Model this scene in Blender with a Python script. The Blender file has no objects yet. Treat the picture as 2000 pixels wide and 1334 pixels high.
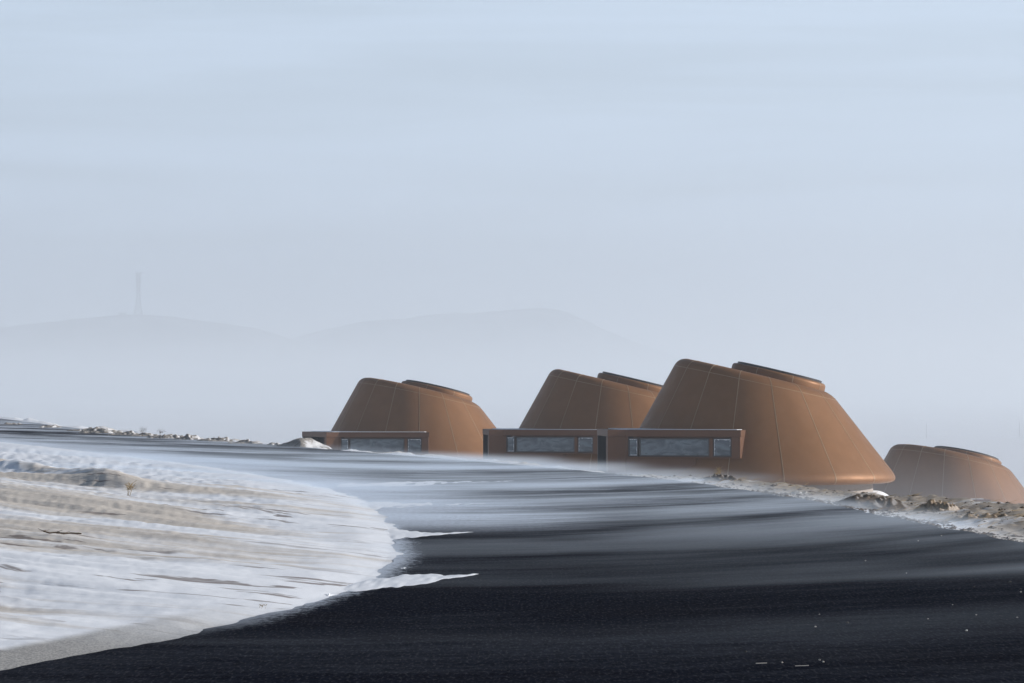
import bpy, math, random
import numpy as np
from mathutils import Vector, Matrix

random.seed(7)
rng = np.random.default_rng(11)
scene = bpy.context.scene
COL = scene.collection
R = math.radians

# ------------------------------------------------------------------ numbers
EYE = 1.6            # camera height above the road
FPX = 7500.0         # focal length in photo pixels
HORIZON = 760.0

# ------------------------------------------------------------------ helpers
def tag(o, label=None, cat=None, group=None, kind=None):
    if label: o['label'] = label
    if cat: o['category'] = cat
    if group: o['group'] = group
    if kind: o['kind'] = kind
    return o

def empty(name, loc, rz=0.0):
    o = bpy.data.objects.new(name, None)
    COL.objects.link(o)
    o.location = loc
    o.rotation_euler = (0, 0, rz)
    o.empty_display_size = 0.2
    return o

class MB:
    """collects vertices and faces, then links them as one mesh object"""
    def __init__(self):
        self.v, self.f, self.m = [], [], []
    def add(self, vs, fs, mat=0):
        b = len(self.v)
        self.v += [tuple(p) for p in vs]
        for f in fs:
            self.f.append([b + i for i in f]); self.m.append(mat)
    def box(self, x0, x1, y0, y1, z0, z1, mat=0):
        self.add([(x0,y0,z0),(x1,y0,z0),(x1,y1,z0),(x0,y1,z0),(x0,y0,z1),(x1,y0,z1),(x1,y1,z1),(x0,y1,z1)],
                 [(0,3,2,1),(4,5,6,7),(0,1,5,4),(1,2,6,5),(2,3,7,6),(3,0,4,7)], mat)
    def prism(self, poly, z0, z1, mat=0):
        n = len(poly)
        vs = [(p[0],p[1],z0) for p in poly] + [(p[0],p[1],z1) for p in poly]
        fs = [tuple(reversed(range(n))), tuple(range(n,2*n))]
        fs += [(i,(i+1)%n,n+(i+1)%n,n+i) for i in range(n)]
        self.add(vs, fs, mat)
    def beam(self, a, b, w, mat=0, w2=None, sides=4):
        a, b = Vector(a), Vector(b)
        d = (b-a).normalized()
        up = Vector((0,0,1)) if abs(d.z) < .95 else Vector((1,0,0))
        s = d.cross(up).normalized(); t = s.cross(d).normalized()
        w2 = w if w2 is None else w2
        vs = []
        for p, ww in ((a,w),(b,w2)):
            for k in range(sides):
                an = 2*math.pi*(k+.5)/sides
                vs.append(p + s*(ww*.5*math.cos(an)*1.2) + t*(ww*.5*math.sin(an)*1.2))
        fs = [tuple(reversed(range(sides))), tuple(range(sides,2*sides))]
        fs += [(k,(k+1)%sides,sides+(k+1)%sides,sides+k) for k in range(sides)]
        self.add(vs, fs, mat)
    def build(self, name, mats, parent=None, smooth=None, bevel=None):
        me = bpy.data.meshes.new(name)
        me.from_pydata(self.v, [], self.f)
        if not isinstance(mats, (list, tuple)): mats = [mats]
        for m in mats: me.materials.append(m)
        me.polygons.foreach_set('material_index', self.m)
        me.update()
        import bmesh
        bm = bmesh.new(); bm.from_mesh(me)
        bmesh.ops.recalc_face_normals(bm, faces=bm.faces)
        bm.to_mesh(me); bm.free()
        if smooth is not None:
            me.polygons.foreach_set('use_smooth', [True]*len(me.polygons))
            me.set_sharp_from_angle(angle=R(smooth))
        o = bpy.data.objects.new(name, me)
        COL.objects.link(o)
        if parent: o.parent = parent
        if bevel:
            b = o.modifiers.new('bevel', 'BEVEL'); b.width = bevel; b.segments = 2; b.limit_method = 'ANGLE'
        return o

def np_mesh(name, V, F, mat, smooth=True, kind=None):
    me = bpy.data.meshes.new(name)
    n, k = len(F), F.shape[1]
    me.vertices.add(len(V)); me.vertices.foreach_set('co', np.asarray(V, np.float32).ravel())
    me.loops.add(n*k); me.loops.foreach_set('vertex_index', F.astype(np.int32).ravel())
    me.polygons.add(n)
    me.polygons.foreach_set('loop_start', np.arange(0, n*k, k, dtype=np.int32))
    me.polygons.foreach_set('loop_total', np.full(n, k, np.int32))
    me.update(calc_edges=True); me.validate()
    me.polygons.foreach_set('use_smooth', [smooth]*len(me.polygons))
    me.materials.append(mat)
    o = bpy.data.objects.new(name, me); COL.objects.link(o)
    if kind: o['kind'] = kind
    return o

def grid_faces(nr, nc):
    i = np.arange((nr-1)*(nc-1)); r, c = i//(nc-1), i%(nc-1)
    a = r*nc + c
    return np.stack([a, a+1, a+nc+1, a+nc], 1)

# vectorised value noise, -1..1
def _hash(ix, iy, seed):
    h = (ix.astype(np.int64)*374761393 + iy.astype(np.int64)*668265263 + seed*1274126177) & 0xffffffff
    h = ((h ^ (h >> 13))*1274126177) & 0xffffffff
    h = h ^ (h >> 16)
    return (h & 0xffff)/32767.5 - 1
def vnoise(x, y, seed=0):
    x = np.asarray(x, float); y = np.asarray(y, float)
    ix, iy = np.floor(x), np.floor(y); fx, fy = x-ix, y-iy
    fx = fx*fx*fx*(fx*(fx*6-15)+10); fy = fy*fy*fy*(fy*(fy*6-15)+10)
    a = _hash(ix,iy,seed); b = _hash(ix+1,iy,seed); c = _hash(ix,iy+1,seed); d = _hash(ix+1,iy+1,seed)
    return (a*(1-fx)+b*fx)*(1-fy) + (c*(1-fx)+d*fx)*fy
def fbm(x, y, seed=0, oct=4, gain=.5):
    s, a = 0, 1.0
    for k in range(oct):
        s = s + a*vnoise(x*2**k+13.7*k, y*2**k-7.1*k, seed+k); a *= gain
    return s
def sstep(a, b, x):
    t = np.clip((np.asarray(x, float)-a)/(b-a), 0, 1)
    return t*t*(3-2*t)

# ------------------------------------------------------------------ road edges: x as a function of y
def spline(pts):
    ys = np.array([p[0] for p in pts], float); xs = np.array([p[1] for p in pts], float)
    m = np.gradient(xs, ys)
    def f(y):
        y = np.clip(np.asarray(y, float), ys[0], ys[-1])
        i = np.clip(np.searchsorted(ys, y)-1, 0, len(ys)-2)
        h = ys[i+1]-ys[i]; t = (y-ys[i])/h
        return ((2*t**3-3*t**2+1)*xs[i] + (t**3-2*t**2+t)*h*m[i] + (-2*t**3+3*t**2)*xs[i+1] + (t**3-t**2)*h*m[i+1])
    return f
road_right = spline([(-40,7.5),(0,6.4),(20,5.8),(40,5.3),(46,4.92),(57,4.15),(66.7,3.0),(75,1.55),(85.7,-.85),(104,-5.2),(133,-12.5),(200,-26.0),(290,-44),(400,-66)])
road_left = spline([(-40,-12),(0,-8.4),(10,-5.7),(15,-4.4),(21.8,-2.95),(26,-2.05),(29.6,-1.48),(35,-1.2),(41.4,-1.3),(50,-1.75),(60,-2.75),(75,-5.4),(90,-8.8),(104,-12.3),(133,-19.6),(200,-33.4),(290,-52),(400,-75)])

# coordinate across the curved wind streaks (world space)
def wind_q(x, y):
    return y - (.9+.9*sstep(28, 48, y))*(np.sqrt((x+1.2)**2+9)-3)

HOUSES = [  # x, y, z of the base, turn, longer entrance
    (9.8, 155.0, -2.16, -16.0),
    (4.98, 182.0, -2.44, -16.0),
    (-4.9, 203.0, -2.78, 0.0),
    (23.4, 205.0, -6.30, 9.0),
]

MOUNDS = [  # x, y, height, rx, ry  dirt mounds (separate things stand on these)
]

def ridge_line(x, y):   # small bank on the inner side of the bend
    return np.exp(-((y-56.8+4.2*(x+5.7))/4.3/.42)**2)*sstep(-4.9, -6.4, x)*sstep(-13, -11, x)

def ground_z(x, y, fine=True):
    x = np.asarray(x, float); y = np.asarray(y, float)
    xl, xr = road_left(y), road_right(y)
    dl = np.maximum(xl-x, 0); dr = np.maximum(x-xr, 0)
    on = (dl <= 0) & (dr <= 0)
    q = wind_q(x, y)
    # --- inner (left) field, rises gently away from the road, falls back to the far leg of the bend
    fade = 1 - sstep(52, 70, y + .9*dl*0)
    zl = -.022 + .040*sstep(-.40, .45, xl-x) + .005*fbm(x*3, y*1.2, 7, 4)*sstep(-.5, -.1, xl-x) + .062*np.minimum(dl, 14)*fade + .02*np.minimum(dl, 10)*(1-fade)
    zl = zl + np.maximum(dl-14, 0)*.02*fade + .14*ridge_line(x, y)
    amp = sstep(.1, 1.6, dl)
    if fine:
        zl = zl + amp*(.050*fbm(x*.16, q*.30, 3, 3) + .026*fbm(x*.30, q*1.1, 5, 3) + .015*fbm(x*.95, q*3, 9, 4))
        zl = zl - .030*amp*np.abs(fbm(x*.28, q*1.0, 15, 3))*sstep(0,.5,fbm(x*.12,q*.2,17,2))
        zl = zl + .016*amp*np.maximum(0, vnoise(x*.7+q*.2, q*1.5, 21))
    # --- outer (right) side: flat shoulder, then the bank falls to the plain
    ws = 3.6 - 2.9*sstep(52, 74, y)
    base_far = -2.75 - .45*np.clip(x-13, 0, 10) - 4.5*sstep(240, 900, y)
    base_far = np.maximum(base_far, -8.5)
    drop = np.minimum(np.maximum(dr-ws, 0)*.22, 40)
    zr = -.02 - .03*sstep(0, .6, dr)
    if fine:
        near = sstep(.05, .9, dr)
        zr = zr + near*(.06*fbm(x*.6, y*.32, 31, 3) + .02*np.abs(fbm(x*2.6, y*1.4, 35, 4)) + .014*fbm(x*7, y*3.5, 37, 3))
        zr = zr + near*.10*(sstep(76, 100, y))*(.6+fbm(x*.35, y*.22, 41, 4))*np.exp(-((dr-1.2)/1.3)**2)
    zr = np.maximum(zr-drop, base_far + .25*fbm(x*.05, y*.05, 51, 3))
    far_l = sstep(60, 250, dl)
    zl = zl*(1-far_l) + far_l*(-4)
    z = np.where(on & (xl-x < -.5), -.022, np.where(xl-x > -.5, zl, zr))
    # beyond the visible road everything sinks to the snow plain
    t = sstep(230, 420, y)
    z = z*(1-t) + t*(-7.5 + .4*fbm(x*.01, y*.01, 61, 3))
    for hx, hy, hz, _ in HOUSES:   # level building pads
        d = np.hypot(x-hx, y-hy)
        w = 1-sstep(5.0, 7.2, d)
        z = z*(1-w) + w*(hz-.35)
    return z

# ------------------------------------------------------------------ materials
def new_mat(name):
    m = bpy.data.materials.new(name); m.use_nodes = True
    nt = m.node_tree; nt.nodes.clear()
    out = nt.nodes.new('ShaderNodeOutputMaterial')
    return m, nt, out

class NT:
    def __init__(self, nt): self.nt = nt
    def node(self, t, **kw):
        n = self.nt.nodes.new(t)
        for k, v in kw.items(): setattr(n, k, v)
        return n
    def put(self, sock, v):
        if v is None: return
        if hasattr(v, 'is_output'): self.nt.links.new(v, sock)
        else: sock.default_value = v
    def math(self, op, a, b=None, c=None, clamp=False):
        n = self.node('ShaderNodeMath', operation=op, use_clamp=clamp)
        self.put(n.inputs[0], a); self.put(n.inputs[1], b); self.put(n.inputs[2], c)
        return n.outputs[0]
    def ramp(self, v, a, b, lo=0., hi=1., smooth=True):
        n = self.node('ShaderNodeMapRange', interpolation_type='SMOOTHSTEP' if smooth else 'LINEAR')
        self.put(n.inputs[0], v); n.inputs[1].default_value=a; n.inputs[2].default_value=b
        self.put(n.inputs[3], lo); self.put(n.inputs[4], hi)
        return n.outputs[0]
    def mix(self, f, a, b):
        n = self.node('ShaderNodeMix', data_type='RGBA')
        self.put(n.inputs[0], f); self.put(n.inputs[6], a); self.put(n.inputs[7], b)
        return n.outputs[2]
    def comb(self, x, y, z):
        n = self.node('ShaderNodeCombineXYZ')
        self.put(n.inputs[0], x); self.put(n.inputs[1], y); self.put(n.inputs[2], z)
        return n.outputs[0]
    def noise(self, vec, scale=1., detail=3., rough=.5, dist=0.):
        n = self.node('ShaderNodeTexNoise'); self.put(n.inputs['Vector'], vec)
        n.inputs['Scale'].default_value=scale; n.inputs['Detail'].default_value=detail
        n.inputs['Roughness'].default_value=rough; n.inputs['Distortion'].default_value=dist
        return n.outputs['Fac']
    def pos(self):
        tc = self.node('ShaderNodeTexCoord')
        s = self.node('ShaderNodeSeparateXYZ'); self.nt.links.new(tc.outputs['Object'], s.inputs[0])
        return tc.outputs['Object'], s.outputs[0], s.outputs[1], s.outputs[2]
    def wind(self, x, y):
        a = self.math('ADD', x, 1.2)
        r = self.math('SQRT', self.math('ADD', self.math('MULTIPLY', a, a), 9.))
        return self.math('SUBTRACT', y, self.math('MULTIPLY', self.math('SUBTRACT', r, 3.), self.ramp(y, 28, 48, .9, 1.8)))
    def bsdf(self, out, color, rough=.6, spec=.5, metal=0., normal=None):
        b = self.node('ShaderNodeBsdfPrincipled')
        self.put(b.inputs['Base Color'], color); self.put(b.inputs['Roughness'], rough)
        self.put(b.inputs['Specular IOR Level'], spec); self.put(b.inputs['Metallic'], metal)
        if normal is not None: self.nt.links.new(normal, b.inputs['Normal'])
        self.nt.links.new(b.outputs[0], out.inputs['Surface'])
        return b
    def bump(self, h, strength=.5, dist=.02):
        n = self.node('ShaderNodeBump'); n.inputs['Strength'].default_value=strength
        n.inputs['Distance'].default_value=dist; self.put(n.inputs['Height'], h)
        return n.outputs[0]

def c4(r, g, b): return (r, g, b, 1.)

def simple_mat(name, col, rough=.6, spec=.5, metal=0., var=.12, scale=6.):
    m, nt, out = new_mat(name); T = NT(nt)
    v, x, y, z = T.pos()
    n = T.noise(v, scale, 4)
    dark = c4(*[c*(1-var) for c in col]); light = c4(*[min(1,c*(1+var)) for c in col])
    T.bsdf(out, T.mix(n, dark, light), rough, spec, metal)
    return m

SNOW = c4(.80,.82,.86)

def mat_road():
    m, nt, out = new_mat('asphalt'); T = NT(nt)
    v, x, y, z = T.pos(); q = T.wind(x, y)
    grain = T.noise(T.comb(T.math('MULTIPLY', x, 16.), T.math('MULTIPLY', y, 6.), 0.), 1., 5, .8)
    big = T.noise(v, .5, 4)
    agg = T.noise(v, 190, 2, .6)
    col = T.mix(T.ramp(grain, .3, .75), c4(.0036,.0045,.0085), c4(.0145,.0175,.029))
    col = T.mix(T.math('MULTIPLY', T.ramp(big, .4, .75), .35), col, c4(.015,.0135,.016))
    chip = T.noise(T.comb(T.math('MULTIPLY', x, 48.), T.math('MULTIPLY', y, 7.), 4.), 1., 2, .6)
    col = T.mix(T.math('MULTIPLY', T.ramp(chip, .48, .76), .8), col, c4(.050,.052,.060))
    col = T.mix(T.ramp(agg, .74, .80), col, c4(.12,.12,.12))
    # dry snow dust caught in the asphalt, combed out by the wind
    s1 = T.noise(T.comb(T.math('MULTIPLY', x, .10), T.math('MULTIPLY', q, .20), 0.), 1., 4, .55, .4)
    s2 = T.noise(T.comb(T.math('MULTIPLY', x, .38), T.math('MULTIPLY', q, 1.0), 3.), 1., 4, .55, .4)
    s4 = T.noise(T.comb(T.math('MULTIPLY', x, .95), T.math('MULTIPLY', q, 3.0), 7.), 1., 4, .6, .5)
    s = T.math('ADD', T.math('ADD', T.math('MULTIPLY', s1, .44), T.math('MULTIPLY', s2, .33)), T.math('MULTIPLY', s4, .23))
    far = T.ramp(y, 27, 80)
    dust = T.math('MULTIPLY', T.ramp(s, .43, .585), T.ramp(far, 0, 1, .03, .82))
    at = T.node('ShaderNodeAttribute', attribute_name='across').outputs['Fac']
    lee = T.ramp(T.math('ADD', at, T.math('MULTIPLY', T.math('SUBTRACT', s, .5), -1.6)), .55, .04)
    lee = T.math('MULTIPLY', lee, T.ramp(y, 41, 48)); lee = T.math('MULTIPLY', lee, T.ramp(y, 135, 95, .25, 1.))
    rim = T.math('MULTIPLY', T.ramp(T.math('ADD', at, T.math('MULTIPLY', T.math('SUBTRACT', s, .5), -.5)), .30, .04), T.ramp(y, 43, 48)); lee = T.math('MAXIMUM', lee, rim)
    dust = T.math('MAXIMUM', dust, T.math('MULTIPLY', lee, .95))
    dust = T.math('MULTIPLY', dust, T.ramp(grain, .2, .8, .6, 1.2))
    fr = T.math('MULTIPLY', T.ramp(T.math('ADD', at, T.math('MULTIPLY', T.math('SUBTRACT', grain, .5), .10)), .045, .0), T.ramp(y, 24, 30))
    col = T.mix(T.math('MAXIMUM', dust, T.math('MULTIPLY', fr, .8)), col, c4(.70,.76,.85))
    h = T.math('ADD', grain, T.math('MULTIPLY', agg, .5))
    d = T.node('ShaderNodeBsdfDiffuse'); T.put(d.inputs['Color'], col); d.inputs['Roughness'].default_value = .6
    nt.links.new(T.bump(h, .5, .012), d.inputs['Normal']); nt.links.new(d.outputs[0], out.inputs['Surface'])
    return m

def mat_ground():
    m, nt, out = new_mat('snowy_ground'); T = NT(nt)
    v, x, y, z = T.pos(); q = T.wind(x, y)
    at = T.node('ShaderNodeAttribute', attribute_name='dirt'); dirt = at.outputs['Fac']
    sh = T.node('ShaderNodeAttribute', attribute_name='shoulder').outputs['Fac']
    # bare frozen soil and straw
    g1 = T.noise(v, 3.2, 6, .65); g2 = T.noise(v, 22, 4, .7)
    soil = T.mix(T.ramp(g2, .3, .7), c4(.12,.09,.065), c4(.36,.29,.21))
    soil = T.mix(T.ramp(g1, .45, .7), soil, c4(.09,.068,.052))
    pale = T.mix(T.ramp(g2, .25, .75), c4(.50,.445,.39), c4(.66,.61,.55))
    # streaks of snow over it
    s1 = T.noise(T.comb(T.math('MULTIPLY', x, .13), T.math('MULTIPLY', q, .24), 1.), 1., 5, .55, .35)
    s2 = T.noise(T.comb(T.math('MULTIPLY', x, .34), T.math('MULTIPLY', q, 2.0), 5.), 1., 5, .6, .4)
    s = T.math('ADD', T.math('MULTIPLY', s1, .66), T.math('MULTIPLY', s2, .34))
    thr = T.math('ADD', s, T.math('MULTIPLY', T.math('SUBTRACT', dirt, .5), .42))
    bare = T.ramp(thr, .50, .64)
    snow = T.mix(T.ramp(T.noise(v, 1.1, 5, .6), .35, .7), c4(.80,.82,.86), c4(.76,.785,.83))
    dark = T.ramp(at.outputs['Fac'], .75, 1.0)
    col = T.mix(bare, snow, T.mix(dark, pale, soil))
    # thin dark crescents where the crust broke
    cr = T.noise(T.comb(T.math('MULTIPLY', x, .9), T.math('MULTIPLY', q, 2.2), 9.), 1., 4, .55, .8)
    cr2 = T.noise(T.comb(T.math('MULTIPLY', x, .2), T.math('MULTIPLY', q, .25), 2.), 1., 2)
    crack = T.math('MULTIPLY', T.ramp(cr, .585, .63), T.ramp(cr2, .42, .56))
    crack = T.math('MULTIPLY', crack, T.ramp(y, 75, 60))
    col = T.mix(T.math('MULTIPLY', crack, .8), col, c4(.17,.135,.12))
    grav = T.mix(T.ramp(T.noise(v, 60, 3, .7), .3, .7), c4(.15,.15,.155), c4(.42,.41,.39))
    col = T.mix(sh, col, grav)
    hh = T.math('ADD', T.math('MULTIPLY', g2, .15), T.math('MULTIPLY', s2, 1.0))
    T.bsdf(out, col, .85, .15, 0, T.bump(hh, .42, .04))
    return m

def mat_metal():
    m, nt, out = new_mat('brown_metal_cladding'); T = NT(nt)
    v, x, y, z = T.pos()
    n = T.noise(v, 1.3, 5, .6); f = T.noise(v, 30, 3)
    streak = T.noise(T.comb(T.math('MULTIPLY', x, 3.), T.math('MULTIPLY', y, 3.), T.math('MULTIPLY', z, .25)), 1., 4)
    col = T.mix(T.ramp(n, .3, .7), c4(.196,.093,.038), c4(.216,.104,.045))
    col = T.mix(T.math('MULTIPLY', T.ramp(streak, .5, .8), .12), col, c4(.27,.17,.10))
    rough = T.ramp(T.noise(v, 2.5, 4), .3, .7, .48, .58)
    b = T.bsdf(out, col, rough, .18, .25, T.bump(f, .03, .01))
    return m

def mat_glass():
    m, nt, out = new_mat('window_glass_painted_reflections'); T = NT(nt)
    v, x, y, z = T.pos()
    n = T.noise(T.comb(T.math('MULTIPLY', x, .8), y, T.math('MULTIPLY', z, 1.6)), 1.6, 5, .6, 1.2)
    col = T.mix(T.ramp(n, .36, .66), c4(.045,.060,.075), c4(.11,.14,.165))  # mottled reflections of sky and snow painted into the pane colour
    blot = T.noise(T.comb(T.math('MULTIPLY', x, 1.1), y, T.math('MULTIPLY', z, 2.)), 1.2, 3, .5, 2.2)
    col = T.mix(T.math('MULTIPLY', T.ramp(blot, .62, .68), .5), col, c4(.02,.03,.03))
    T.bsdf(out, col, .18, .5, 0, T.bump(n, .12, .05))
    return m

M = {}
M['road'] = mat_road()
M['ground'] = mat_ground()
M['clad'] = mat_metal()
M['bay'] = simple_mat('dark_brown_shaded_bay_cladding', (.112,.051,.026), .55, .25, .1, .12, 3)  # darker brown than the shell, partly shade of the upright faces painted in
M['seam'] = simple_mat('pale_seam_metal', (.33,.23,.14), .45, .5, .2, .2, 4)
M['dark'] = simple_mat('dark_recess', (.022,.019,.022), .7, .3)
M['trim'] = simple_mat('grey_brown_trim', (.17,.115,.09), .5, .5)
M['frame'] = simple_mat('dark_window_frame', (.035,.026,.024), .5, .5)
M['glass'] = mat_glass()
M['frost'] = simple_mat('frost', (.78,.80,.84), .9, .2, 0, .1, 30)
M['snow'] = simple_mat('packed_snow', (.80,.82,.86), .85, .2, 0, .06, 5)
M['plinth'] = simple_mat('concrete_plinth', (.30,.26,.23), .8, .3)
M['steel'] = simple_mat('galvanised_steel', (.05,.055,.06), .6, .4)
M['hut'] = simple_mat('grey_hut_wall', (.12,.12,.13), .8, .2)
M['straw'] = simple_mat('dry_straw', (.36,.26,.14), .8, .2, 0, .3, 40)
M['stem'] = simple_mat('dead_stem', (.12,.085,.06), .8, .2, 0, .3, 40)
M['stone'] = simple_mat('pale_stone', (.42,.40,.37), .8, .3, 0, .3, 60)
M['stone_d'] = simple_mat('dark_stone', (.05,.048,.05), .8, .3, 0, .3, 60)

def mat_soil(name, a, b, c, snow_amt):
    m, nt, out = new_mat(name); T = NT(nt)
    v, x, y, z = T.pos()
    n = T.noise(v, 9, 6, .7); f = T.noise(v, 38, 4, .7)
    col = T.mix(T.ramp(f, .3, .7), c4(*a), c4(*b)); col = T.mix(T.ramp(n, .45, .72), col, c4(*c))
    g = T.node('ShaderNodeNewGeometry'); s = T.node('ShaderNodeSeparateXYZ'); nt.links.new(g.outputs['Normal'], s.inputs[0])
    lee = T.math('ADD', T.math('MULTIPLY', s.outputs[0], .9), T.math('MULTIPLY', T.noise(v, 5, 3), .8))
    col = T.mix(T.math('MULTIPLY', T.ramp(lee, .62, .9), snow_amt), col, SNOW)
    T.bsdf(out, col, .9, .15, 0, T.bump(f, .7, .03))
    return m
M['soil_dark'] = mat_soil('dark_soil', (.07,.05,.035), (.19,.14,.095), (.05,.036,.026), .25)
M['soil_tan'] = mat_soil('tan_soil', (.22,.155,.095), (.42,.31,.20), (.16,.11,.07), .2)
M['soil_snow'] = mat_soil('snow_crusted_soil', (.22,.19,.155), (.50,.47,.44), (.14,.115,.095), .55)

# ------------------------------------------------------------------ ground
def build_ground():
    # fan of rows and columns, fine where the place is seen close up
    u_fine = np.linspace(-.155, .155, 620)
    u_out = np.tan(np.linspace(R(9.5), R(82), 60))
    U = np.concatenate([-u_out[::-1], u_fine, u_out])
    rows = EYE*FPX/np.arange(620, 44, -1.5)                      # 19 m .. 270 m
    rows = np.concatenate([np.linspace(4, rows[0]-.3, 26), rows, np.geomspace(rows[-1]*1.03, 11500, 90)])
    YY, UU = np.meshgrid(rows, U, indexing='ij')
    XX = UU*YY
    Z = ground_z(XX, YY)
    V = np.stack([XX, YY, Z], -1).reshape(-1, 3)
    F = grid_faces(len(rows), len(U))
    # the part behind the camera: a plain apron joined to the first row
    o = np_mesh('ground', V, F, M['ground'], True, 'structure')
    x, y = V[:,0], V[:,1]
    dl = np.maximum(road_left(y)-x, 0); dr = np.maximum(x-road_right(y), 0)
    dirt = np.zeros(len(V)) + .12
    left = road_left(y)-x > -.5
    q = wind_q(x, y)
    lf = .42 + .27*sstep(.7, 3.4, dl + 1.5*fbm(x*.12, q*.16, 71, 3))
    ridge = ridge_line(x, y)
    lf = np.minimum(lf*(1-sstep(58, 70, y)*.75) + .65*ridge, .74)
    dirt = np.where(left, lf, dirt)
    rs = (dr > 0) & (y < 240)
    rt = .92 - .17*sstep(0, 1.0, 1-dr) - .75*sstep(3.5, 10, dr) - .25*sstep(66, 90, y)
    dirt = np.where(rs, np.maximum(rt, .15), dirt)
    dirt = dirt*(1-sstep(150, 260, y)) + .2*sstep(150, 260, y)
    a = o.data.attributes.new('dirt', 'FLOAT', 'POINT'); a.data.foreach_set('value', np.clip(dirt,0,1).astype(np.float32))
    shoulder = np.where(left, (1-sstep(.30, .46, dl))*(1-sstep(23, 29, y)), 0)
    a = o.data.attributes.new('shoulder', 'FLOAT', 'POINT'); a.data.foreach_set('value', shoulder.astype(np.float32))
    # apron behind
    nb = 24
    yb = np.linspace(4, -11500, 2)
    return o
build_ground()

def build_back_ground():
    xs = np.concatenate([-np.geomspace(60, 11500, 14)[::-1], np.linspace(-40, 40, 9), np.geomspace(60, 11500, 14)])
    ys = np.concatenate([[-11500, -3000, -600, -150], np.linspace(-60, 3.9, 12)])
    YY, XX = np.meshgrid(ys, xs, indexing='ij')
    Z = np.full(XX.shape, -.05)
    V = np.stack([XX, YY, Z], -1).reshape(-1, 3)
    o = np_mesh('snow_field', V, grid_faces(len(ys), len(xs)), M['ground'], True, 'structure')
    a = o.data.attributes.new('dirt', 'FLOAT', 'POINT'); a.data.foreach_set('value', np.full(len(V), .3, np.float32))
build_back_ground()

def build_road():
    ys = np.concatenate([np.linspace(-38, 18, 20), FPX*EYE/np.linspace(655, 40, 420)])
    ts = np.linspace(0, 1, 60)
    YY, TT = np.meshgrid(ys, ts, indexing='ij')
    xl = road_left(ys) + .07*fbm(ys*.8, ys*0+2, 81, 3) ; xr = road_right(ys) + .05*fbm(ys*.9, ys*0+9, 85, 3)
    XX = xl[:,None]*(1-TT) + xr[:,None]*TT
    Z = .0 - .008*(np.abs(TT-.5)*2)**8 + .004*fbm(XX*.4, YY*.4, 88, 2)
    t = sstep(230, 420, YY); Z = Z*(1-t) + t*(-7.3)
    V = np.stack([XX, YY, Z], -1).reshape(-1, 3)
    o = np_mesh('road', V, grid_faces(len(ys), len(ts)), M['road'], True, 'structure')
    a = o.data.attributes.new('across', 'FLOAT', 'POINT'); a.data.foreach_set('value', TT.ravel().astype(np.float32))
build_road()

# ------------------------------------------------------------------ hills far off
def hill(name, prof, y0, depth, base, seed):
    xs_px = np.array([p[0] for p in prof], float); ys_px = np.array([p[1] for p in prof], float)
    X = (xs_px-1000)/FPX*y0; H = EYE + (HORIZON-ys_px)/FPX*y0
    xs = np.linspace(X[0], X[-1], 160); ys = np.linspace(y0-depth, y0+depth, 50)
    hf = np.interp(xs, X, H)
    k = np.hanning(9); k /= k.sum(); hf = np.convolve(np.pad(hf, 4, 'edge'), k, 'valid')
    YY, XX = np.meshgrid(ys, xs, indexing='ij')
    sh = np.exp(-((YY-y0)/(depth*.42))**2)
    Z = base + (hf[None,:]-base)*sh + 1.2*fbm(XX*.02, YY*.01, seed, 4)*sh
    V = np.stack([XX, YY, Z], -1).reshape(-1, 3)
    o = np_mesh(name, V, grid_faces(len(ys), len(xs)), M['hill'], True, 'structure')
    return o
m, nt, out = new_mat('hill_grass_and_snow'); T = NT(nt)
v, x, y, z = T.pos()
T.bsdf(out, T.mix(T.ramp(T.noise(v, .012, 5, .6), .40, .66), c4(.06,.055,.05), c4(.22,.22,.23)), .9, .1)
M['hill'] = m
hill('hill', [(-500,720),(-300,680),(0,640),(80,632),(160,622),(250,615),(300,616),(350,620),(430,630),(500,641),(560,660),(640,700),(700,740)], 4400, 900, -9, 101)
hill('hill', [(460,740),(520,690),(560,664),(630,645),(700,631),(780,622),(850,615),(930,612),(1000,604),(1060,600),(1095,605),(1130,621),(1170,640),(1240,668),(1340,700),(1480,740)], 5200, 1100, -9, 111)

# ------------------------------------------------------------------ cone houses
HI = R(196)       # the high side of the tilted top, front is at 270 degrees
RT, RB = 3.06, 5.88
def zt(a): return 4.33 + .73*math.cos(a-HI)

def bez(p0, p1, p2, n):
    return [((1-t)**2*p0[0]+2*t*(1-t)*p1[0]+t*t*p2[0], (1-t)**2*p0[1]+2*t*(1-t)*p1[1]+t*t*p2[1]) for t in [i/n for i in range(n+1)]]
def profile(a):
    """(r, z) from the underside to the flat of the top for direction a"""
    P1 = (RB, 0.0); P2 = (RT, zt(a))
    ux, uz = P2[0]-P1[0], P2[1]-P1[1]; L = math.hypot(ux, uz); ux /= L; uz /= L
    tb, tp = .62, .40
    slope = -.73/RT*0
    # roof plane through the rim: towards the centre it tends to the mean height
    gx, gz = -RT, 4.33-zt(a); G = math.hypot(gx, gz); gx /= G; gz /= G
    pts = [(4.3, .02), (RB-tb, 0.0)]
    b = bez((RB-tb, 0.0), P1, (P1[0]+ux*tb, P1[1]+uz*tb), 8)
    s0 = b[-1]; s1 = (P2[0]-ux*tp, P2[1]-uz*tp)
    mid = [(s0[0]+(s1[0]-s0[0])*t, s0[1]+(s1[1]-s0[1])*t) for t in (.2,.4,.6,.8)]
    tpz = bez(s1, P2, (P2[0]+gx*tp, P2[1]+gz*tp), 7)
    pts += b[1:] + mid + tpz
    inner = [(RT*k, 4.33+(zt(a)-4.33)*k) for k in (.5, .02)]
    return pts + inner, 2+7, 2+7+5   # rows: index where the straight starts / where the top fillet starts

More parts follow.
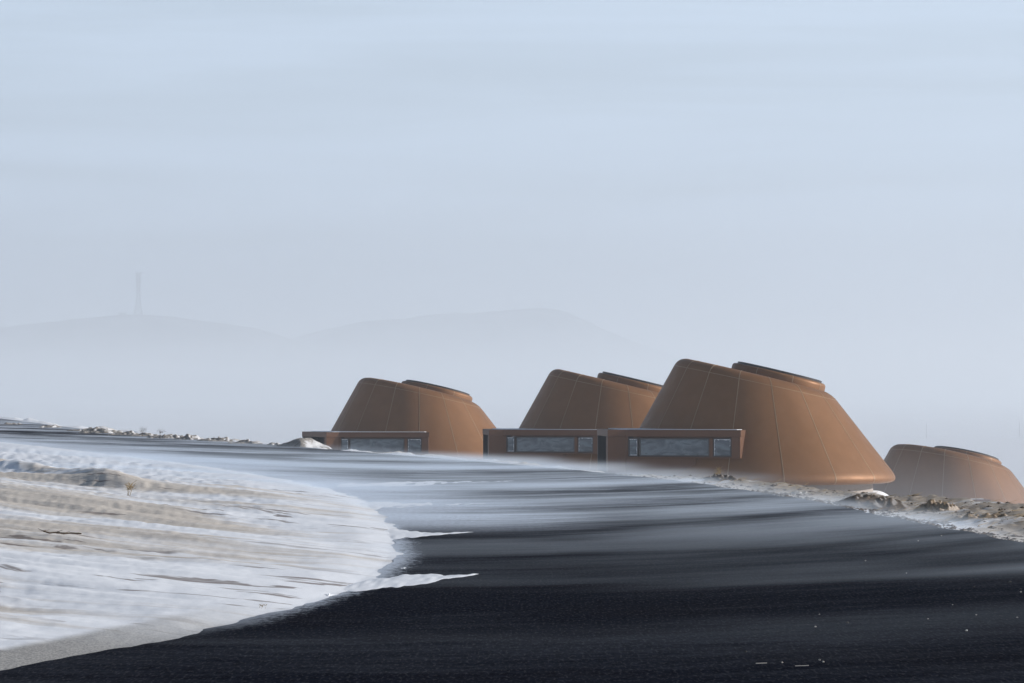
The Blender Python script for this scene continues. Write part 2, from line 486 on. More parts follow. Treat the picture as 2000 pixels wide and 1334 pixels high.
SEAM0 = R(270+1.5)
def build_house(loc, turn, label, lowdoor=True):
    root = empty('cone_house', loc, R(turn))
    tag(root, label, 'house', 'brown cone-shaped houses in the snow')
    # shell
    mb = MB(); N = 144
    rows = []; vs = []
    for k in range(N):
        a = 2*math.pi*k/N
        pr, i0, i1 = profile(a)
        vs += [(r*math.cos(a), r*math.sin(a), z) for r, z in pr]
    n = len(pr); fs = []
    for k in range(N):
        k2 = (k+1) % N
        for j in range(n-1):
            fs.append((k*n+j, k2*n+j, k2*n+j+1, k*n+j+1))
    mb.add(vs, fs, 0)
    # standing seams between the panels and a ring below the rim, in the same skin
    def strip(path, w, off, mat):
        P = [Vector(p) for p in path[0]]; Nn = [Vector(q) for q in path[1]]
        vs = []
        for i, (p, nn) in enumerate(zip(P, Nn)):
            d = (P[min(i+1,len(P)-1)]-P[max(i-1,0)]).normalized()
            s = d.cross(nn).normalized()
            vs += [p-s*w/2-nn*.01, p-s*w/2+nn*off, p+s*w/2+nn*off, p+s*w/2-nn*.01]
        fs = []
        for i in range(len(P)-1):
            for j in range(3):
                fs.append((i*4+j, i*4+j+1, i*4+4+j+1, i*4+4+j))
        mb.add(vs, fs, mat)
    def normal_at(a, pr, j):
        j0, j1 = max(j-1,0), min(j+1,len(pr)-1)
        dr, dz = pr[j1][0]-pr[j0][0], pr[j1][1]-pr[j0][1]
        L = math.hypot(dr, dz) or 1
        nr, nz = dz/L, -dr/L
        return (nr*math.cos(a), nr*math.sin(a), nz)
    for k in range(16):
        a = SEAM0 + k*2*math.pi/16
        pr, i0, i1 = profile(a)
        js = list(range(3, i1+8))
        strip(([(pr[j][0]*math.cos(a), pr[j][0]*math.sin(a), pr[j][1]) for j in js], [normal_at(a, pr, j) for j in js]), .024, .008, 1)
    ring, rn = [], []
    for k in range(97):
        a = 2*math.pi*k/96
        pr, i0, i1 = profile(a)
        j = i1
        ring.append((pr[j][0]*math.cos(a), pr[j][0]*math.sin(a), pr[j][1])); rn.append(normal_at(a, pr, j))
    strip((ring, rn), .016, .004, 1)
    mb.build('shell', [M['clad'], M['seam']], root, smooth=40)
    # plinth below
    mb = MB()
    mb.prism([(4.75*math.cos(2*math.pi*k/64), 4.75*math.sin(2*math.pi*k/64)) for k in range(64)], -.75, .03)
    mb.build('plinth', M['plinth'], root, smooth=30)
    # skylight drum on the tilted top
    tilt = math.atan2(.73, RT)
    low = HI + math.pi
    ex = Vector((math.cos(low)*math.cos(tilt), math.sin(low)*math.cos(tilt), -math.sin(tilt)))
    ey = Vector((-math.sin(low), math.cos(low), 0)); ez = ex.cross(ey)
    cen = Vector((0,0,4.33)) + ex*.95
    def lathe(prof, seg=72):
        vs, fs = [], []
        for k in range(seg):
            an = 2*math.pi*k/seg
            for r, h in prof:
                vs.append(cen + ex*(r*math.cos(an)) + ey*(r*math.sin(an)) + ez*h)
        m_ = len(prof)
        for k in range(seg):
            k2 = (k+1) % seg
            for j in range(m_-1): fs.append((k*m_+j, k2*m_+j, k2*m_+j+1, k*m_+j+1))
        return vs, fs
    mb = MB()
    mb.add(*lathe([(1.93,-.1),(1.93,.16),(1.92,.22),(1.88,.27),(1.82,.295),(1.72,.30),(1.3,.30),(.02,.30)]))
    for k in range(8):
        an = 2*math.pi*(k+.3)/8
        pth = [cen+ex*(r*math.cos(an))+ey*(r*math.sin(an))+ez*h for r,h in ((1.93,-.05),(1.93,.16),(1.92,.22),(1.88,.27),(1.82,.297))]
        nn = [ex*math.cos(an)+ey*math.sin(an)]*4 + [ez]
        vs=[]
        side = (ey*math.cos(an)-ex*math.sin(an))
        for p, q_ in zip(pth, nn): vs += [p-side*.012+q_*.006, p+side*.012+q_*.006]
        mb.add(vs, [(2*i,2*i+1,2*i+3,2*i+2) for i in range(4)], 1)
    sk = mb.build('skylight', [M['clad'], M['seam']], root, smooth=40)
    mb = MB(); mb.add(*lathe([(1.70,.28),(1.74,.30),(1.74,.37),(1.71,.385),(1.66,.39),(.02,.39)]))
    mb.build('lid', M['frame'], sk, smooth=40)
    # ---- window bay and entrance wing (front is -y)
    def L(u, v): return (u, -v)
    E_, A_ = (.64, 5.45), (-3.98, 5.45)
    C_, D_ = (-4.64, 5.77), (-6.10, 1.85)
    ZR, ZF, ZB = 2.16, 1.90, 1.06
    # roof slab over bay, wing and entrance
    mb = MB()
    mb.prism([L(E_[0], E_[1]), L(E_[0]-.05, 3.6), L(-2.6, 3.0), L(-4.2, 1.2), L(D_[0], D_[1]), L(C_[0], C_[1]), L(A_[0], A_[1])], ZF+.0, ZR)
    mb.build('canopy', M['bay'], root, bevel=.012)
    mb = MB()
    mb.prism([L(E_[0]-.25, E_[1]-.4), L(.5, 4.3), L(-2.6, 3.4), L(-4.2, 1.6), L(D_[0]+.5, D_[1]+.1), L(C_[0]+.3, C_[1]-.6), L(A_[0], A_[1]-.45)], ZR+.002, ZR+.022)
    mb.build('snow_cover', M['snow'], root, bevel=.012)
    # bay frame: posts and sill butted under the slab
    mb = MB()
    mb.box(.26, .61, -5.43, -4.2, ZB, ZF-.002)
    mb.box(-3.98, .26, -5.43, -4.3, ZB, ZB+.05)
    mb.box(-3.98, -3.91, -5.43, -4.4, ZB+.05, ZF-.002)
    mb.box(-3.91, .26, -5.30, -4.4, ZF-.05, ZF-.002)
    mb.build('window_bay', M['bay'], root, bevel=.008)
    # wall below the bay towards the entrance
    mb = MB()
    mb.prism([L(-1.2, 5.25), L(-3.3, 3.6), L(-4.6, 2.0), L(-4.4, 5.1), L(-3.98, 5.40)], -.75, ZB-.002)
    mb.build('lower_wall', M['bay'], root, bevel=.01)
    # wing wall between bay and entrance
    mb = MB()
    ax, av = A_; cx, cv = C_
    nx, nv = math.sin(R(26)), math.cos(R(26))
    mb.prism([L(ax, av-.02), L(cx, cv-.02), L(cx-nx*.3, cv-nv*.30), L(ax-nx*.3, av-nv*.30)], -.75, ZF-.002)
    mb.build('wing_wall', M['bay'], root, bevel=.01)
    # dark recessed entrance on the left side, with its door
    dx, dv = D_[0]-C_[0], D_[1]-C_[1]; dl_ = math.hypot(dx, dv); dx /= dl_; dv /= dl_
    inx, inv = -dv, dx     # towards the house
    if inx < 0: inx, inv = -inx, -inv
    def S(s, d): return L(C_[0]+dx*s+inx*d, C_[1]+dv*s+inv*d)
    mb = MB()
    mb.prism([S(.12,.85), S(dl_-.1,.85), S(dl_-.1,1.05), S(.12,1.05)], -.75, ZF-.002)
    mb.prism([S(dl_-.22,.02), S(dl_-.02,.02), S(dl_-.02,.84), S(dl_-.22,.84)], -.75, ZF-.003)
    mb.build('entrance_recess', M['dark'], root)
    mb = MB()
    mb.prism([S(.03,.0), S(.16,.0), S(.16,.10), S(.03,.10)], -.75, ZF-.004)
    mb.build('post', M['trim'], root)
    mb = MB()
    mb.prism([S(1.4,.80), S(2.4,.80), S(2.4,.845), S(1.4,.845)], -.3, ZF-.1)
    dr_ = mb.build('door', M['frame'], root)
    mb = MB(); mb.prism([S(2.25,.76), S(2.29,.76), S(2.29,.80), S(2.25,.80)], .65, .95)
    mb.build('handle', M['steel'], dr_)
    # windows: two casements and one wide pane
    def window(u0, u1, frost):
        y0 = -5.385
        z0, z1 = ZB+.055, ZF-.055
        t = .05
        f = MB()
        f.box(u0, u0+t, y0, y0+.08, z0, z1); f.box(u1-t, u1, y0, y0+.08, z0, z1)
        f.box(u0+t, u1-t, y0, y0+.08, z0, z0+t); f.box(u0+t, u1-t, y0, y0+.08, z1-t, z1)
        fr = f.build('window', M['frame'], root)
        p = MB(); p.box(u0+t+.002, u1-t-.002, y0+.035, y0+.05, z0+t+.002, z1-t-.002)
        p.build('pane', M['glass'], fr)
        if frost:
            # one ragged bead of frost running round the casement
            g = MB(); rr = random.Random(int(abs(u0)*100)+frost)
            xi0, xi1, zi0, zi1 = u0+t, u1-t, z0+t, z1-t
            path = []
            n = 12
            if frost == 2: path += [((xi0, zi0+(zi1-zi0)*i/n), (1,0)) for i in range(n)]
            path += [((xi0+(xi1-xi0)*i/n, zi1), (0,-1)) for i in range(n)]
            path += [((xi1, zi1-(zi1-zi0)*i/n), (-1,0)) for i in range(n if frost == 1 else 6)]
            if frost == 1: path += [((xi1-(xi1-xi0)*i/n, zi0), (0,1)) for i in range(n+1)]
            vs = []
            for (px_, pz_), (ix, iz) in path:
                w = .004+.024*rr.random()**2
                for yy in (y0+.006, y0+.034):
                    vs += [(px_, yy, pz_), (px_+ix*w, yy, pz_+iz*w)]
            fs = []
            for i in range(len(path)-1):
                b = i*4; c = b+4
                fs += [(b,b+1,c+1,c), (b+1,b+3,c+3,c+1), (b+3,b+2,c+2,c+3), (b+2,b,c,c+2)]
            g.add(vs, fs)
            g.build('frost', M['frost'], fr)
    window(-3.905, -3.50, 1)
    window(-3.46, -.63, 0)
    window(-.485, .25, 2)
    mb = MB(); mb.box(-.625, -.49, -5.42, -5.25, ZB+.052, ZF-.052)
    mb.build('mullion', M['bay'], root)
    return root
labels = [
    'largest brown metal cone-shaped house, nearest one, just behind the dirt verge',
    'middle brown cone-shaped house, partly hidden behind the right side neighbour with the largest cone',
    'brown cone-shaped house standing farthest left, beside the snowy mound at the road edge',
    'low-lying brown cone-shaped house at the right picture edge, sunk behind the dirt mounds',
]
for (x, y, z, t), lab in zip(HOUSES, labels):
    build_house((x, y, z), t, lab)

# icicles of old snow on the right end of the nearest bay are too small to show

# ------------------------------------------------------------------ lattice tower and hut on the far hill
def build_tower():
    d = 4400.0
    bx = (270-1000)/FPX*d; bz = EYE + (HORIZON-615)/FPX*d - 1.5
    root = empty('lattice_tower', (bx, d, bz))
    tag(root, 'tall lattice radio mast with antennas, faint in the haze on the far left hill', 'mast')
    H = 50.0
    def half(h):
        t = h/H
        return 1.7 + 3.6*max(0, 1-t/.6)**2.2
    mb = MB(); lv = [0,4,8,12,16,20,24,28,31,34,37,40,43,46,48.5]
    cr = ((1,1),(1,-1),(-1,-1),(-1,1))
    for i in range(len(lv)-1):
        a, b = lv[i], lv[i+1]; ha, hb = half(a), half(b)
        for k in range(4):
            p, q_ = cr[k], cr[(k+1)%4]
            mb.beam((p[0]*ha,p[1]*ha,a), (p[0]*hb,p[1]*hb,b), .8)
            mb.beam((p[0]*ha,p[1]*ha,a), (q_[0]*hb,q_[1]*hb,b), .6)
            mb.beam((q_[0]*ha,q_[1]*ha,a), (p[0]*hb,p[1]*hb,b), .3)
            mb.beam((p[0]*hb,p[1]*hb,b), (q_[0]*hb,q_[1]*hb,b), .6)
    mb.build('lattice', M['steel'], root)
    for h, r in ((47.0, 3.2), (42.0, 3.0), (38.0, 2.6)):
        mb = MB(); mb.prism([(r*math.cos(R(45*k)), r*math.sin(R(45*k))) for k in range(8)], h, h+.35)
        pl = mb.build('platform', M['steel'], root)
        for k in range(6):
            an = R(60*k+15)
            a = MB(); px, py = (r-.1)*math.cos(an), (r-.1)*math.sin(an)
            a.box(px-.35, px+.35, py-.35, py+.35, h+.4, h+3.2 if h > 45 else h+2.2)
            a.build('antenna', M['steel'], pl)
    # hut
    hut = empty('equipment_hut', (bx-18.5, d, bz-.2))
    tag(hut, 'small dark flat-roofed hut at the foot of the far lattice mast', 'hut')
    mb = MB(); mb.box(-4.4, 4.4, -2.5, 2.5, -2.0, 4.0); mb.build('wall', M['hut'], hut)
    mb = MB(); mb.box(-4.8, 4.8, -2.9, 2.9, 4.002, 4.4); mb.build('roof', M['hut'], hut)
    mb = MB(); mb.box(-1.0, 0, -2.56, -2.502, -.1, 2.2); mb.build('door', M['steel'], hut)
build_tower()

# ------------------------------------------------------------------ mounds of soil and snow beside the road
def mound(name, px, y, w, d, h, mat, label, seed, cat='mound', group=None, kind=None, sink=.05, rug=1.):
    x = (px-1000)/FPX*y
    z = float(ground_z(np.array([x]), np.array([y]))[0]) - sink
    n, mrows = 90, 60
    xs = np.linspace(-1, 1, n); ys = np.linspace(-1, 1, mrows)
    YY, XX = np.meshgrid(ys, xs, indexing='ij')
    wob = .25*fbm(XX*1.6+seed, YY*1.6, seed, 3)
    r = np.sqrt(XX**2+YY**2)*(1+wob)
    Z = (1-sstep(0, 1.0, r))
    Z = Z*(1 + (.55*fbm(XX*2.6, YY*2.6+seed, seed+3, 4) + .28*fbm(XX*9, YY*9+seed, seed+5, 3))*rug) + .16*rug*np.abs(fbm(XX*6, YY*6, seed+9, 4))*(1-sstep(.5,1.05,r))
    Z = Z*h - .12*sstep(.8, 1.1, r)*1.0
    V = np.stack([XX*w, YY*d, Z], -1).reshape(-1, 3)
    o = np_mesh(name, V, grid_faces(mrows, n), mat, True, kind)
    o.location = (x, y, z)
    tag(o, label, cat, group)
    return o
mound('soil_mound', 1408, 68.5, .50, .9, .12, M['soil_dark'], 'small dark soil mound with straw, leftmost on the verge below the largest house', 1, group='soil mounds on the verge')
mound('soil_mound', 1700, 54.5, .75, 1.1, .13, M['soil_dark'], 'widest dark brown clod heap on the verge, right of the largest house', 2, group='soil mounds on the verge')
mound('soil_mound', 1838, 52.5, .5, .9, .15, M['soil_tan'], 'pointed tan earth mound on the verge in front of the house at the right edge', 3, group='soil mounds on the verge')
mound('soil_mound', 1925, 48.0, .75, .8, .10, M['soil_tan'], 'flat straw-strewn earth mound nearest to the camera at the right edge', 4, group='soil mounds on the verge')
mound('soil_mound', 1560, 60.0, .5, .8, .08, M['soil_snow'], 'low snow-streaked soil mound between the two dark ones on the verge', 6, group='soil mounds on the verge')
mound('snow_mound', 592, 108.0, .85, 1.4, .32, M['soil_snow'], 'rounded snow-crusted mound at the road edge before the farthest left house', 5, cat='mound', rug=.12)

# windrow of broken snow lumps along the outer road edge, going away to the left
def windrow():
    specs = [(480,114,1.0,.10),(430,119,1.0,.13),(375,122,1.1,.14),(330,126,1.0,.15),(285,131,1.1,.13),(245,135,1.0,.12),(200,140,1.4,.20),(150,147,1.0,.09),(100,160,1.0,.13),(30,175,1.2,.09),(535,111,.6,.08)]
    for i, (px, y, w, h) in enumerate(specs):
        o = mound('snow_lump', px, y, w, 1.1, h, M['soil_snow'], 'broken dirty snow lump in the windrow along the far left road edge', 20+i, 'snow lump', 'snow lumps along the far road edge', rug=1.1)
windrow()

# snow tongues lying on the asphalt
def tongue(pts, th, label, seed):
    # outline in ground metres, left to right centre line with half widths
    n, mrows = 90, 14
    ts = np.linspace(0, 1, n)
    P = np.array([p[:2] for p in pts], float); W = np.array([p[2] for p in pts], float)
    tk = np.linspace(0, 1, len(pts))
    cx = np.interp(ts, tk, P[:,0]); cy = np.interp(ts, tk, P[:,1]); hw = np.interp(ts, tk, W)
    rag = 1 + .35*fbm(ts*9, ts*0+seed, seed, 3)
    V = []
    for i in range(n):
        for j in range(mrows):
            s = -1 + 2*j/(mrows-1)
            e = max(0, 1-abs(s)**2.5)
            V.append((cx[i] , cy[i]+s*hw[i]*rag[i], -.012+th*e*min(1, hw[i]/.25)*(1+.35*float(vnoise(i*.35, j*.6, seed)))))
    o = np_mesh('snow_patch', np.array(V), grid_faces(n, mrows), M['snow'], True)
    tag(o, label, 'snow patch', 'snow patches on the asphalt')
    return o
tongue([(-1.75,30.4,.5),(-1.42,30.9,.6),(-1.2,31.5,.9),(-.95,32.2,1.25),(-.7,32.6,.95),(-.42,33.0,.4),(-.22,33.5,.06)], .014, 'white snow tongue lying on dark asphalt, nearest to the camera', 5)
tongue([(-2.1,43.2,1.2),(-1.55,42.9,1.5),(-1.25,42.5,2.0),(-1.0,42.4,1.1),(-.75,42.6,.35),(-.5,43.0,.25),(-.3,43.2,.05)], .014, 'farther snow tongue spilling from the snow bank onto the road', 8)
tongue([(-2.7,53.6,1.6),(-1.9,53.0,2.3),(-1.35,52.8,1.9),(-.8,53.2,.9),(-.3,53.9,.1)], .014, 'broad flat snow drift reaching onto the road beyond the two white tongues', 12)
tongue([(-2.9,64.2,1.4),(-1.8,65.0,2.6),(-1.0,65.7,1.8),(-.4,66.4,.8),(.1,67.2,.1)], .012, 'farthest pale snow drift lying on the road, nearest to the houses', 14)
tongue([(-1.02,34.3,.05),(-.97,34.4,.16),(-.92,34.5,.05)], .02, 'tiny snow scrap on the asphalt just beyond the nearest snow tongue', 9)
tongue([(-1.5,29.9,.03),(-1.43,30.0,.16),(-1.38,30.1,.03)], .02, 'tiny snow scrap on the asphalt at the near foot of the snow bank', 10)

# ------------------------------------------------------------------ dry plants
def weed(px, y, h, n, mat, label, name='dry_weed', spread=.5, cat='dry plant', group=None, seed=1, th=1.):
    rr = random.Random(seed)
    x = (px-1000)/FPX*y; z = float(ground_z(np.array([x]), np.array([y]))[0]) - .02
    mb = MB()
    for k in range(n):
        a = rr.uniform(0, 2*math.pi); l = h*rr.uniform(.6, 1.05)
        tip = Vector((math.cos(a)*spread*l*rr.uniform(.1,.7)+.15*l, math.sin(a)*spread*l*.5, l))
        p0 = Vector((rr.uniform(-.02,.02), rr.uniform(-.02,.02), 0)); pm = p0.lerp(tip, .55)+Vector((rr.uniform(-.03,.03),0,.03))
        mb.beam(p0, pm, .0035*th, w2=.0025*th); mb.beam(pm, tip, .0025*th, w2=.0015*th)
        for j in range(5):
            b = pm.lerp(tip, rr.random()); e = b+Vector((rr.uniform(-.06,.07), rr.uniform(-.04,.04), rr.uniform(.0,.06)))*(h/.17)
            mb.beam(b, e, .003*th, w2=.005*th)
    o = mb.build(name, mat); o.location = (x, y, z)
    tag(o, label, cat, group)
    return o
weed(250, 48.5, .17, 9, M['straw'], 'tan dry weed standing alone in the snowy field on the left', seed=3, spread=.35)
weed(278, 130, .34, 7, M['stem'], 'thin bare twig standing in the far windrow, left of another', seed=4, name='bare_twig', cat='twig', group='bare twigs in the windrow')
weed(312, 126.5, .30, 6, M['stem'], 'thin bare twig standing in the far windrow, right of another', seed=5, name='bare_twig', cat='twig', group='bare twigs in the windrow')
weed(512, 27.9, .035, 4, M['straw'], 'tiny straw tuft sticking out of the near snow bank', seed=6, name='straw_tuft', cat='dry plant', th=.5)
weed(1402, 68.6, .22, 8, M['straw'], 'straw tuft on the small dark mound below the largest house', seed=7, name='straw_tuft', spread=.9)

def branch():
    y = 36.2; x = (118-1000)/FPX*y; z = float(ground_z(np.array([x]), np.array([y]))[0])
    mb = MB(); rr = random.Random(9)
    pts = [(-.16,.0,.030),(-.10,.0,.010),(-.04,.02,.016),(.03,.0,.004),(.10,.02,.010),(.20,.0,.004)]
    for a, b in zip(pts, pts[1:]): mb.beam(a, b, .012, sides=6)
    for k in range(14):
        i = rr.randrange(5); a = Vector(pts[i]); e = a + Vector((rr.uniform(-.1,.1), rr.uniform(-.05,.05), rr.uniform(0,.025)))
        mb.beam(a, e, .006, w2=.003)
    o = mb.build('dead_branch', M['stem']); o.location = (x, y, z+.01)
    tag(o, 'dark dead branch lying flat on the snowy field at the left', 'branch')
branch()

# ------------------------------------------------------------------ thin poles on the plain behind the right house
for px, y0, y1, d, lab in ((1809.5, 829, 905, 700, 'leftmost thin marker pole on the plain behind the right house'),
                           (1961.5, 862, 905, 800, 'shortest thin marker pole on the plain behind the right house'),
                           (1991, 826, 912, 700, 'rightmost thin marker pole near the picture edge')):
    x = (px-1000)/FPX*d
    zb = float(ground_z(np.array([x]), np.array([d]))[0])
    ztop = EYE + (HORIZON-y0)/FPX*d
    root = empty('marker_pole', (x, d, zb)); tag(root, lab, 'pole', 'thin poles on the plain')
    mb = MB(); mb.beam((0,0,-.3), (0,0,ztop-zb), .03, sides=8); mb.build('shaft', M['steel'], root)
    mb = MB(); mb.beam((0,0,ztop-zb), (0,0,ztop-zb+.06), .07, sides=8); mb.build('cap', M['steel'], root)

# ------------------------------------------------------------------ stones
def stone_mesh(seed, mat):
    import bmesh
    bm = bmesh.new(); bmesh.ops.create_icosphere(bm, subdivisions=2, radius=1)
    rr = random.Random(seed)
    for v in bm.verts:
        v.co *= 1 + rr.uniform(-.18, .18); v.co.z *= .65
    me = bpy.data.meshes.new('stone'); bm.to_mesh(me); bm.free(); me.materials.append(mat)
    return me
SM = [stone_mesh(1, M['stone']), stone_mesh(2, M['stone']), stone_mesh(3, M['stone_d'])]
def stone(px, py, size, kind, label, group):
    d = EYE*FPX/(py-HORIZON)
    o = bpy.data.objects.new('stone', SM[kind]); COL.objects.link(o)
    o.location = ((px-1000)/FPX*d, d, size*.35+.003); o.scale = (size, size*.8, size)
    o.rotation_euler = (0, 0, random.uniform(0, 6))
    tag(o, label, 'stone', group)
for px, py, s, k in ((1690,1096,.009,0),(1793,1057,.010,0),(1887,1233,.011,1),(1592,1225,.008,0),(1600,1201,.006,1),(1812,1210,.008,0),(1906,1202,.007,1),(1986,1207,.008,0),(1993,1157,.009,1),(1600,1290,.008,0),(1607,1294,.009,1),(1527,1295,.007,0),(1770,1120,.007,1),(1860,1182,.006,0),(1838,1047,.01,1)):
    stone(px, py, s*.9, k, 'tiny pale pebble lying on the black asphalt in the foreground', 'pale pebbles on the road')
for px, py, s in ((1655,1218,.013),(1972,1138,.014),(1993,1152,.011),(1456,1274,.009),(1902,1147,.009)):
    stone(px, py, s, 2, 'small black stone lying on the road in the right foreground', 'black stones on the road')

def road_straw(px, py, l):
    d = EYE*FPX/(py-HORIZON); mb = MB()
    mb.beam((-l/2,0,.005), (l/2,.02,.006), .005)
    o = mb.build('straw_stalk', M['stone']); o.location = ((px-1000)/FPX*d, d, .004)
    tag(o, 'short pale straw stalk lying on the black asphalt near the bottom edge', 'straw', 'straw stalks on the road')
road_straw(1487, 1298, .065); road_straw(1566, 1303, .08)

def gravel():
    # loose clods and straw strewn over the verge, past counting
    V, F = [], []
    rr = random.Random(5)
    base = np.array([(1,0,0),(-1,0,0),(0,1,0),(0,-1,0),(0,0,.8),(0,0,-.6)], float)
    tri = [(0,2,4),(2,1,4),(1,3,4),(3,0,4),(2,0,5),(1,2,5),(3,1,5),(0,3,5)]
    for k in range(1500):
        y = rr.uniform(40, 74); dr = abs(rr.gauss(0, 1.5))+.02
        if k % 3 == 0: dr = abs(rr.gauss(0,.18)); y = rr.uniform(38, 60)
        x = float(road_right(y))+dr
        z = float(ground_z(np.array([x]), np.array([y]))[0])
        s = .008+.03*rr.random()**4
        if rr.random() < .02: s *= 2
        pts = base*s*np.array([1+rr.random(), 1, .8])*(1+.3*(np.random.default_rng(k).random((6,1))-.5)) + np.array([x,y,z+s*.3])
        b = len(V); V += [tuple(p) for p in pts]; F += [(b+t[0],b+t[1],b+t[2]) for t in tri]
    o = np_mesh('gravel', np.array(V), np.array(F), M['soil_dark'], False, 'stuff')
    tag(o, 'dark gravel and clods strewn along the outer road verge', 'gravel')
    mb = MB()
    for k in range(420):
        y = rr.uniform(40, 70); x = float(road_right(y))+.3+abs(rr.gauss(0,1.4))
        z = float(ground_z(np.array([x]), np.array([y]))[0])+.01
        a = rr.uniform(-.8,.8); l = rr.uniform(.05,.2)
        mb.beam((x,y,z), (x+l*math.cos(a), y+l*math.sin(a), z+rr.uniform(0,.06)), .006, w2=.003)
    o = mb.build('straw', M['straw']); tag(o, 'loose straw strewn over the dirt verge', 'straw', kind='stuff')
gravel()

# ------------------------------------------------------------------ air: haze box and blowing snow near the ground
def volume_mat(name, color, density_fn, aniso=.3):
    m, nt, out = new_mat(name); T = NT(nt)
    pv = T.node('ShaderNodeVolumePrincipled')
    pv.inputs['Color'].default_value = color; pv.inputs['Anisotropy'].default_value = aniso
    T.put(pv.inputs['Density'], density_fn(T))
    nt.links.new(pv.outputs[0], out.inputs['Volume'])
    return m
HAZE = .00040
hz = MB(); hz.box(-11900, 11900, -11900, 11900, -12, 190)
tag(hz.build('haze', volume_mat('haze', c4(.70,.755,.82), lambda T: HAZE)), kind='stuff')

def drift_density(T):
    v, x, y, z = T.pos(); q = T.wind(x, y)
    s1 = T.noise(T.comb(T.math('MULTIPLY', x, .07), T.math('MULTIPLY', q, .20), 0.), 1., 3, .5, .3)
    s2 = T.noise(T.comb(T.math('MULTIPLY', x, .2), T.math('MULTIPLY', q, .55), T.math('MULTIPLY', z, 3.)), 1., 2, .5)
    s3 = T.noise(T.comb(T.math('MULTIPLY', x, .45), T.math('MULTIPLY', q, 1.3), T.math('MULTIPLY', z, 5.)), 1., 2, .5)
    s = T.math('ADD', T.math('ADD', T.math('MULTIPLY', s1, .56), T.math('MULTIPLY', s2, .27)), T.math('MULTIPLY', s3, .17))
    st = T.math('ADD', T.math('MULTIPLY', T.ramp(s, .455, .60), .88), T.ramp(y, 45, 75, 0., .12))
    hgt = T.ramp(y, 35, 85, .05, .072)
    zz = T.math('MAXIMUM', z, 0.)
    fall = T.math('POWER', 2.718, T.math('MULTIPLY', T.math('POWER', T.math('DIVIDE', zz, hgt), 2.), -1.))
    amt = T.ramp(y, 27, 66, .07, .70)
    # the stream thins out past the outer road edge and towards the far bend
    yy = T.math('MAXIMUM', T.math('SUBTRACT', y, 38.), 0.)
    edge = T.math('ADD', T.math('SUBTRACT', x, 5.4), T.math('MULTIPLY', T.math('MULTIPLY', yy, yy), .0026))
    amt = T.math('MULTIPLY', amt, T.math('MAXIMUM', T.ramp(edge, -.3, 1.0, 1., 0.), T.math('MULTIPLY', T.ramp(edge, .4, 2.6, .38, 0.), T.ramp(y, 62, 74))))
    amt = T.math('MULTIPLY', amt, T.ramp(y, 78, 112, 1., .14))
    # one bright thread streaming across the near right of the road
    th = T.math('DIVIDE', T.math('SUBTRACT', q, T.math('ADD', 30.1, T.math('MULTIPLY', T.math('SUBTRACT', s2, .5), 1.2))), .42)
    th = T.math('POWER', 2.718, T.math('MULTIPLY', T.math('MULTIPLY', th, th), -1.))
    th = T.math('MULTIPLY', T.math('MULTIPLY', th, T.ramp(x, .2, 2.4)), T.math('MULTIPLY', T.ramp(s1, .3, .6, .4, 1.), .30))
    return T.math('MULTIPLY', T.math('ADD', T.math('MULTIPLY', st, amt), th), fall)
dm = volume_mat('blowing_snow', c4(.80,.89,1.), drift_density, .3)
dm.cycles.volume_step_rate = .09
bs = MB(); bs.box(-50, 12, 24, 150, -.1, .7)
tag(bs.build('blowing_snow', dm), 'thin veils of wind-blown snow streaming low over the road', 'blowing snow', kind='stuff')

lf = MB(); lf.box(-7000, 7000, 330, 11000, -11, 22)
tag(lf.build('low_fog', volume_mat('low_fog', c4(.87,.91,.95), lambda T: .0010)), 'low bank of snow fog hiding the foot of the far hills', 'fog', kind='stuff')

def bank_density(T):
    v, x, y, z = T.pos()
    return T.math('MULTIPLY', T.ramp(z, -.8, -3.6, 0., .0022, False), T.math('MULTIPLY', T.ramp(y, 72, 100), T.ramp(x, 3, 10)))
bm_ = volume_mat('drifting_snow', c4(.86,.92,1.), bank_density, .3); bm_.cycles.volume_step_rate = .4
bk = MB(); bk.box(2, 36, 70, 196, -8.2, -.8)
tag(bk.build('blowing_snow', bm_), 'pale snow dust hanging in the dip around the foot of the right house', 'blowing snow', kind='stuff')

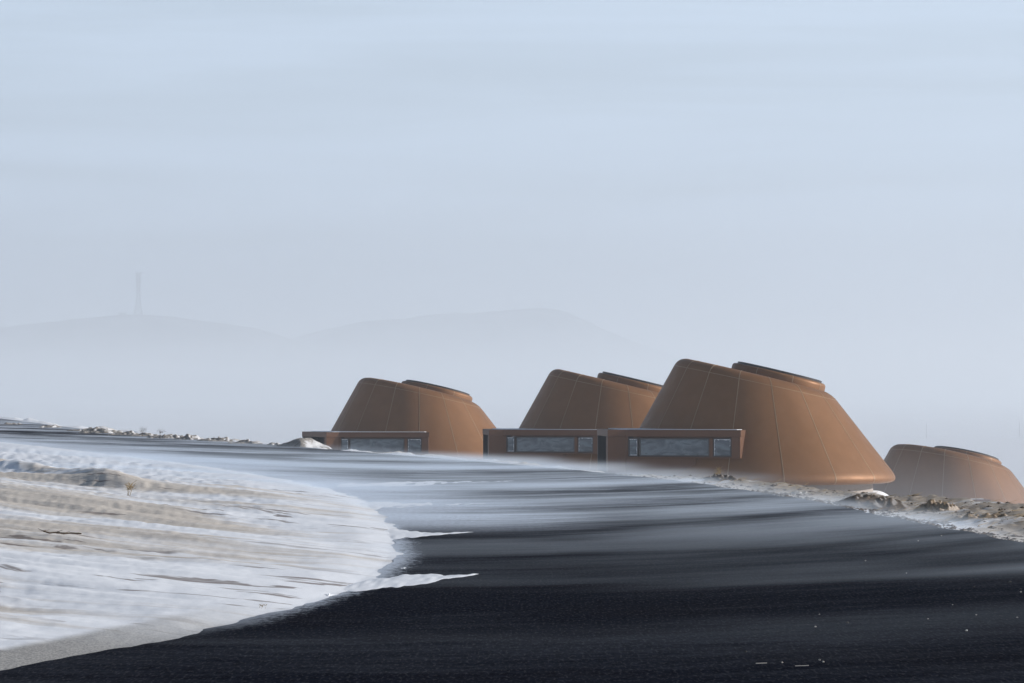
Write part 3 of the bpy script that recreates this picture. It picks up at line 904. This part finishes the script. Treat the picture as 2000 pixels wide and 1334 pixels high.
# ------------------------------------------------------------------ light
ELEV, AZ = R(18), R(5)       # azimuth measured from +x (right) towards +y
s = Vector((math.cos(ELEV)*math.cos(AZ), math.cos(ELEV)*math.sin(AZ), math.sin(ELEV)))
sun = bpy.data.lights.new('sun', 'SUN'); sun.energy = 5.0; sun.angle = R(.5); sun.color = (1., .96, .91)
so = bpy.data.objects.new('sun', sun); COL.objects.link(so)
so.rotation_euler = s.to_track_quat('Z', 'Y').to_euler()

world = bpy.data.worlds.new('World'); scene.world = world; world.use_nodes = True
nt = world.node_tree; nt.nodes.clear()
out = nt.nodes.new('ShaderNodeOutputWorld'); bg = nt.nodes.new('ShaderNodeBackground')
sky = nt.nodes.new('ShaderNodeTexSky'); sky.sky_type = 'NISHITA'; sky.sun_disc = False
sky.sun_elevation = ELEV; sky.sun_rotation = R(90)-AZ
sky.altitude = 0; sky.air_density = 1.; sky.dust_density = 1.2; sky.ozone_density = 2.0
bg.inputs['Strength'].default_value = .06
T = NT(nt)
tc = nt.nodes.new('ShaderNodeTexCoord'); sp = nt.nodes.new('ShaderNodeSeparateXYZ'); nt.links.new(tc.outputs['Generated'], sp.inputs[0])
bands = T.noise(T.comb(T.math('MULTIPLY', sp.outputs[0], 5.), T.math('MULTIPLY', sp.outputs[1], 5.), T.math('MULTIPLY', sp.outputs[2], 70.)), 1., 4, .55, .4)
low = T.ramp(sp.outputs[2], .45, .04)     # hazy cloud only near the horizon
veil = T.mix(T.math('MULTIPLY', low, T.ramp(bands, .3, .72, .50, .66)), sky.outputs[0], c4(12.6,15.3,19.2))
nt.links.new(veil, bg.inputs[0]); nt.links.new(bg.outputs[0], out.inputs[0])

# ------------------------------------------------------------------ camera
cam = bpy.data.cameras.new('camera'); cam.lens = 135; cam.sensor_width = 36; cam.clip_end = 60000; cam.clip_start = .1
co = bpy.data.objects.new('camera', cam); COL.objects.link(co)
co.location = (0, 0, EYE)
co.rotation_euler = (math.pi/2 + math.atan((HORIZON-667)/FPX), 0, 0)
scene.camera = co

# ------------------------------------------------------------------ render settings
vs = scene.view_settings
scene.display_settings.display_device = 'sRGB'
vs.view_transform = 'Standard'; vs.look = 'None'; vs.gamma = 1; vs.exposure = 0.30
scene.render.engine = 'CYCLES'
cy = scene.cycles
cy.use_denoising = True
cy.max_bounces = 8; cy.diffuse_bounces = 3; cy.glossy_bounces = 3; cy.volume_bounces = 2; cy.transmission_bounces = 2
cy.volume_max_steps = 256
